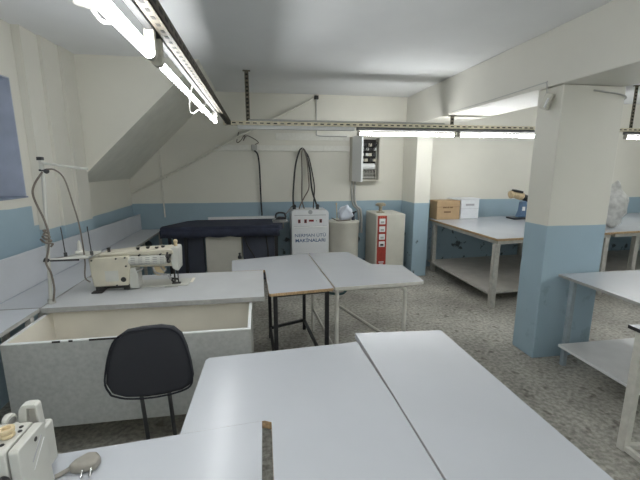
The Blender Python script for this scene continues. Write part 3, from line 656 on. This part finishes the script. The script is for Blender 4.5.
MB().prism([(-.555, 1.005), (-.548, 1.028), (-.522, 1.055), (-.495, 1.052), (-.478, 1.030), (-.482, 1.004), (-.512, .998), (-.535, .996)], .754, .782).build('body', M['plug'], r, bevel=.008, seg=3)
MB().tube([(-.585, .9945, .758), (-.575, 1.0, .759), (-.562, 1.006, .763), (-.545, 1.013, .767)], .0065).build('cord', M['plug'], r)
for x in (-.515, -.493): MB().cyl((x, .999, .768), (x+.004, .975, .762), .0033, seg=10).build('pin', M['chrome'], r)
# ------------------------------------------------------------------ ironing corner
r = thing('ironing_table', 'wide ironing table with a navy padded top at the back of the room', 'ironing table', (-.45, 5.0, 0))
MB().prism([(-1.235, 4.79), (.235, 4.79), (.28, 4.86), (.31, 5.44), (-.90, 5.44), (-1.02, 5.35), (-1.24, 4.90)], .80, .872).build('padded_top', M['navy'], r, bevel=.02, seg=3)
sk = MB(); n = 40
pts = [(-1.235+1.47*k/n, 4.785+.006*math.sin(k*1.7), .735+.006*math.sin(k*.9)) for k in range(n+1)]
for (a, b_) in zip(pts, pts[1:]):
    v4 = [sk.bm.verts.new(q) for q in ((a[0], a[1], .835), (b_[0], b_[1], .835), b_, a)]
    sk.bm.faces.new(v4)
bmesh.ops.remove_doubles(sk.bm, verts=sk.bm.verts[:], dist=.0005)
so = sk.build('skirt', M['navy'], r); sm = so.modifiers.new('cloth', 'SOLIDIFY'); sm.thickness = .006
MB().box(-.74, .22, 5.45, 5.48, .80, .905).build('back_rail', M['panel_white'], r, bevel=.003)
MB().box(-.71, -.26, 4.87, 5.30, .13, .735).build('suction_unit', M['drum'], r, bevel=.006)
for xa, xb in ((-1.12, -.74), (-.24, .20)): MB().box(xa, xb, 4.95, 4.965, .10, .799).build('side_panel', M['navy_panel'], r, smooth=False)
for x, y in ((-1.14, 4.86), (-.95, 4.86), (.19, 4.86), (-.86, 5.38), (.22, 5.38)): MB().box(x-.018, x+.018, y-.018, y+.018, 0, .80).build('leg', M['black_metal'], r)
MB().cyl((-.285, 4.855, .46), (-.285, 4.87, .46), .012).lathe((-.285, 4.85, .43), [(.022, 0), (.026, .01), (.024, .03), (.012, .045), (.010, .06), (.015, .066), (.014, .075), (.002, .08)]).build('handle', M['black_metal'], r)
MB().tube([(-.22, 4.88, .72), (-.18, 4.88, .6), (-.10, 4.88, .45), (-.02, 4.88, .3)], .008).tube([(.06, 4.87, .73), (.08, 4.87, .55), (.09, 4.87, .3)], .01).build('cable', M['cord_black'], r)
MB().box(.16, .37, 4.98, 5.26, .874, .880).cyl((.30, 5.0, .80), (.30, 5.0, .874), .008).build('iron_rest', M['steel'], r, bevel=.002)
r = thing('steam_iron', 'black handled steam iron on the metal rest beside the boiler', 'iron', (.26, 5.1, .881))
MB().prism([(.165, 5.05), (.22, 5.02), (.345, 5.02), (.355, 5.13), (.345, 5.16), (.22, 5.15), (.175, 5.11)], .881, .905).build('soleplate', M['steel'], r, bevel=.004)
MB().prism([(.19, .905), (.345, .905), (.345, .935), (.24, .945)], 5.045, 5.13, 'Y').build('body', M['black_metal'], r, bevel=.01)
MB().tube([(.20, 5.09, .925), (.21, 5.09, .975), (.25, 5.09, .995), (.32, 5.09, .985), (.34, 5.09, .93)], .013).build('handle', M['black_metal'], r)
MB().tube([(.33, 5.09, .97), (.37, 5.12, 1.00), (.42, 5.2, 1.05), (.47, 5.3, 1.07), (.50, 5.33, 1.05)], .007).build('hose', M['cord_brown'], r)

r = thing('steam_boiler', 'white steam boiler cabinet with navy lettering and looped hoses above', 'boiler', (.68, 5.26, 0))
b0, b1, by0, by1 = .418, .940, 5.09, 5.45
MB().prism([(b0, .06), (b1, .06), (b1, .985), (b1-.03, 1.02), (b0+.03, 1.025), (b0, 1.0)], by0, by1, 'Y').build('cabinet', M['boiler'], r, bevel=.006)
gr = MB().box(b0+.04, b1-.04, by0-.003, by0, .948, .956).box(b0+.03, b1-.03, by0-.002, by0, .795, .800)
gr.build('groove', M['boiler_line'], r, smooth=False)
MB().box(b0+.03, b1-.03, by0-.012, by0, .775, .795).build('ledge', M['panel_white'], r, bevel=.003)
MB().cyl((.68, by0-.006, .995), (.68, by0, .995), .030, seg=24).build('badge', M['boiler_line'], r)
for x in (.525, .612, .825):
    sw = MB().box(x-.017, x+.017, by0-.004, by0, .845, .895).build('switch', M['red_sw'], r)
    MB().box(x-.008, x+.008, by0-.009, by0-.004, .852, .885).build('rocker', M['black_metal'], sw)
MB().box(.66, .728, by0-.005, by0, .862, .890).build('display', M['red_sw'], r)
MB().cyl((.765, by0-.004, .872), (.765, by0, .872), .006, seg=10).build('indicator', M['black_metal'], r)
for x in (b0+.05, b1-.05):
    for y in (by0+.05, by1-.05): MB().cyl((x, y, 0), (x, y, .06), .02).build('foot', M['black_metal'], r)
def lettering(text, size, x, y, z, m_, parent, wide=1.0, bold=0.0, rotz=0.0):
    cu = bpy.data.curves.new('lettering', 'FONT'); cu.body = text; cu.size = size; cu.align_x = 'CENTER'; cu.align_y = 'CENTER'
    cu.extrude = .0012; cu.offset = bold
    tmp = bpy.data.objects.new('lettering_source', cu); COL.objects.link(tmp)
    bpy.context.view_layer.update()
    me = bpy.data.meshes.new_from_object(tmp.evaluated_get(bpy.context.evaluated_depsgraph_get()))
    bpy.data.objects.remove(tmp)
    me.materials.clear(); me.materials.append(m_)
    R = Matrix.Rotation(rotz, 4, 'Z') @ Matrix.Rotation(math.pi/2, 4, 'X')
    for v_ in me.vertices:
        v_.co = (R @ Vector((v_.co.x*wide, v_.co.y, v_.co.z))) + Vector((x, y, z)) - ORG[parent.name]
    o = bpy.data.objects.new('lettering', me); COL.objects.link(o); o.parent = parent; ORG[o.name] = ORG[parent.name]
    return o
lettering('NERMAN ÜTÜ', .064, .68, by0-.001, .668, M['ink_teal'], r, 1.08)
lettering('MAKİNALARI', .064, .68, by0-.001, .595, M['ink_navy'], r, 1.12, .0008)
for x, y in ((.47, 5.22), (.80, 5.22)): MB().cyl((x, y, 1.015), (x, y, 1.06), .022).sphere((x, y, 1.065), .028).build('valve', M['black_metal'], r)
MB().tube([(.46, 5.22, 1.06), (.47, 5.35, 1.25), (.52, 5.5, 1.62), (.585, 5.56, 1.83), (.635, 5.56, 1.87), (.68, 5.55, 1.80), (.73, 5.52, 1.58), (.75, 5.42, 1.28), (.79, 5.22, 1.07)], .013).build('hose', M['cord_black'], r)
MB().tube([(.62, 5.3, 1.02), (.60, 5.4, 1.15), (.615, 5.5, 1.5), (.62, 5.555, 1.80), (.645, 5.555, 1.86), (.69, 5.53, 1.72), (.71, 5.5, 1.45), (.70, 5.4, 1.3), (.62, 5.3, 1.18), (.56, 5.25, 1.08), (.54, 5.24, 1.02)], .009).build('hose', M['cord_brown'], r)
MB().tube([(.75, 5.3, 1.02), (.79, 5.45, 1.3), (.77, 5.5, 1.5), (.72, 5.55, 1.75), (.66, 5.56, 1.84)], .009).build('hose', M['cord_black'], r)
tag(MB().cyl((.63, YB-.002, 1.862), (.63, YB-.075, 1.868), .007).bar((.63, YB-.075, 1.862), (.63, YB-.075, 1.89), .012).build('wall_hook', M['steel']), 'small hook on the back wall holding the boiler hoses', 'hook')

r = thing('plastic_drum', 'pale beige plastic drum between the boiler and the beige cabinet', 'drum', (1.19, 5.28, 0))
MB().lathe((1.19, 5.28, 0), [(.20, 0), (.215, .01), (.222, .42), (.225, .80), (.232, .81), (.232, .835), (.205, .84), (.19, .835)], 36).build('body', M['drum'], r)
MB().lathe((1.19, 5.28, 0), [(.20, .838), (.20, .848), (.17, .855), (.02, .857)], 36).build('lid', M['drum'], r)
g = MB().sphere((1.21, 5.24, .955), .115, (1.05, .9, .9), 32); 
for v_ in g.bm.verts:
    k = 1.25-.55*(v_.co.z-.85)/.21
    v_.co.x = 1.21+(v_.co.x-1.21)*k+.05*(v_.co.z-.955); v_.co.y = 5.24+(v_.co.y-5.24)*min(k, 1)
lumpy(g, .045, 11, 1.3)
for v_ in g.bm.verts: v_.co.z = max(v_.co.z, .859)
tag(g.build('plastic_bag', M['bag']), 'crumpled white plastic bag on top of the plastic drum', 'bag')
r = thing('spray_bottle', 'dark nozzle and tube poking out beside the crumpled bag on the drum', 'bottle', (1.31, 5.2, .86))
MB().cyl((1.315, 5.19, .858), (1.315, 5.19, .92), .024).cyl((1.315, 5.19, .92), (1.33, 5.19, .97), .012).build('bottle', M['navy_panel'], r)
MB().bar((1.30, 5.19, .96), (1.36, 5.19, .98), .02).build('nozzle', M['black_metal'], r)
tag(MB().tube([(.99, 5.14, .90), (1.06, 5.08, .87), (1.13, 5.12, .862), (1.2, 5.13, .864), (1.26, 5.14, .866)], .007).build('cable', M['cord_brown']), 'brown cable lying along the front rim of the plastic drum', 'cable')
tag(MB().cyl((1.10, 5.30, .862), (1.085, 5.27, 1.075), .007).cyl((1.0845, 5.269, 1.075), (1.082, 5.267, 1.10), .012).build('stick', M['mach_y']), 'thin stick standing up behind the crumpled bag on the drum', 'stick')

r = thing('steam_generator', 'beige steel cabinet with a red switch strip beside the pillar', 'cabinet', (1.80, 5.27, 0))
g0, g1, gy0, gy1, gz = 1.60, 2.03, 5.0, 5.52, .955
MB().box(g0, g1, gy0, gy1, .05, gz).build('cabinet', M['gen'], r, bevel=.012)
for x in (g0+.05, g1-.05):
    for y in (gy0+.05, gy1-.05): MB().box(x-.025, x+.025, y-.025, y+.025, 0, .05).build('foot', M['black_metal'], r)
st = MB().box(g0+.022, g0+.155, gy0-.004, gy0, .10, gz-.02).build('red_strip', M['red'], r, smooth=False)
for k, z in enumerate((.855, .745, .635, .53)):
    s2 = MB().box(g0+.045, g0+.132, gy0-.012, gy0-.004, z-.04, z+.04).build('switch', M['panel_white'], r, bevel=.004)
    MB().box(g0+.065, g0+.112, gy0-.016, gy0-.012, z-.022, z+.004).build('rocker', M['panel_grey' if k < 3 else 'black_metal'], s2)
for k in range(3): MB().prism([(g0+.048+k*.03, .925), (g0+.062+k*.03, .905), (g0+.075+k*.03, .925)], gy0-.006, gy0-.004, 'Y').build('emblem', M['red_bright'], r, smooth=False)
MB().box(g0+.05, g0+.125, gy0-.006, gy0-.004, .26, .275).box(g0+.06, g0+.115, gy0-.006, gy0-.004, .235, .245).build('print', M['panel_white'], r, smooth=False)
MB().lathe((1.73, 5.22, gz), [(.06, 0), (.06, .012), (.03, .02), (.024, .03), (.024, .085), (.04, .095), (.075, .10), (.075, .125), (.05, .14), (.01, .143)]).build('filler_cap', M['brass'], r)

# ------------------------------------------------------------------ right bay
LIFT = .0205
r = thing('cardboard_box', 'brown cardboard box on the cutting table beside the pillar', 'box', (2.82, 5.36, .80))
MB().box(2.635, 3.005, 5.27, 5.52, .801, 1.085).build('carton', M['cardboard'], r, bevel=.004)
MB().box(2.635, 3.005, 5.268, 5.271, .99, .994).build('seam', M['ink_brown'], r, smooth=False)
for xa, xb, z in ((2.73, 2.79, .985), (2.80, 2.83, .985), (2.84, 2.89, .985), (2.75, 2.86, .915)): MB().box(xa, xb, 5.267, 5.27, z-.012, z+.012).build('print', M['ink_brown'], r, smooth=False)
r = thing('carton_box', 'white lidded carton on the cutting table right of the brown box', 'box', (3.18, 5.4, .80))
MB().box(3.05, 3.35, 5.32, 5.54, .801, 1.095).build('carton', M['carton'], r, bevel=.004)
MB().box(2.93, 3.36, 5.31, 5.55, 1.096, 1.112).build('lid', M['carton'], r, bevel=.003)
MB().box(3.05, 3.35, 5.318, 5.321, .955, .958).build('seam', M['ink_grey'], r, smooth=False)
MB().box(3.13, 3.27, 5.317, 5.32, 1.0, 1.03).build('print', M['ink_grey'], r, smooth=False)
r = thing('cloth_cutter', 'small blue machine with a tan and black top on the cutting table', 'machine', (3.95, 5.2, .80))
MB().prism([(3.80, 5.08), (4.06, 5.08), (4.06, 5.28), (3.80, 5.28)], .801, .825).build('base_plate', M['black_metal'], r, bevel=.005)
MB().prism([(3.90, .825), (4.04, .825), (4.05, .95), (4.02, 1.08), (3.95, 1.06), (3.94, .93)], 5.13, 5.22, 'Y').build('stand', M['blue_paint'], r, bevel=.012)
MB().box(3.955, 4.0, 5.125, 5.13, .93, .99).build('plate', M['panel_white'], r)
MB().cyl((3.76, 5.18, 1.17), (3.84, 5.18, 1.185), .058, seg=20).build('motor_end', M['tan'], r, bevel=.01)
MB().cyl((3.84, 5.18, 1.185), (3.97, 5.18, 1.14), .062, seg=20).build('motor', M['tan'], r, bevel=.01)
MB().obox((3.86, 5.15, 1.225), (.15, .09, .035), (0, 12, 0)).cyl((3.97, 5.18, 1.14), (4.08, 5.18, 1.10), .05).build('motor_cover', M['black_metal'], r, bevel=.01)
g = MB().sphere((4.56, 4.22, 1.11), .2, (.85, .75, 1.0), 36)
for v_ in g.bm.verts:
    z = v_.co.z-1.11
    v_.co.z = 1.11+z*1.55
    k = 1.0 if z < .05 else 1-.75*(z-.05)/.15*.75
    v_.co.x = 4.56+(v_.co.x-4.56)*k; v_.co.y = 4.22+(v_.co.y-4.22)*k
lumpy(g, .035, 9, 3.0)
for v_ in g.bm.verts: v_.co.z = max(v_.co.z, .802)
tag(g.build('wrapped_bundle', M['clearbag']), 'upright bundle in milky plastic wrap on the far right table edge', 'bundle')

# ------------------------------------------------------------------ camera, world, colour
cam = bpy.data.cameras.new('camera'); cam.sensor_width = 36; cam.lens = 373/640*36; cam.clip_start = .05
co = bpy.data.objects.new('camera', cam); COL.objects.link(co)
co.location = (0, 0, 1.6); co.rotation_euler = (math.radians(90-11.0), 0, -math.radians(9.1))
SC.camera = co
wd = bpy.data.worlds.new('daylight'); SC.world = wd; wd.use_nodes = True
bg = wd.node_tree.nodes['Background']; bg.inputs[0].default_value = (.55, .68, 1.0, 1); bg.inputs[1].default_value = .55
vs = SC.view_settings
SC.display_settings.display_device = 'sRGB'
vs.view_transform = 'Standard'; vs.look = 'None'; vs.exposure = 0.12; vs.gamma = 1.0; vs.use_curve_mapping = False
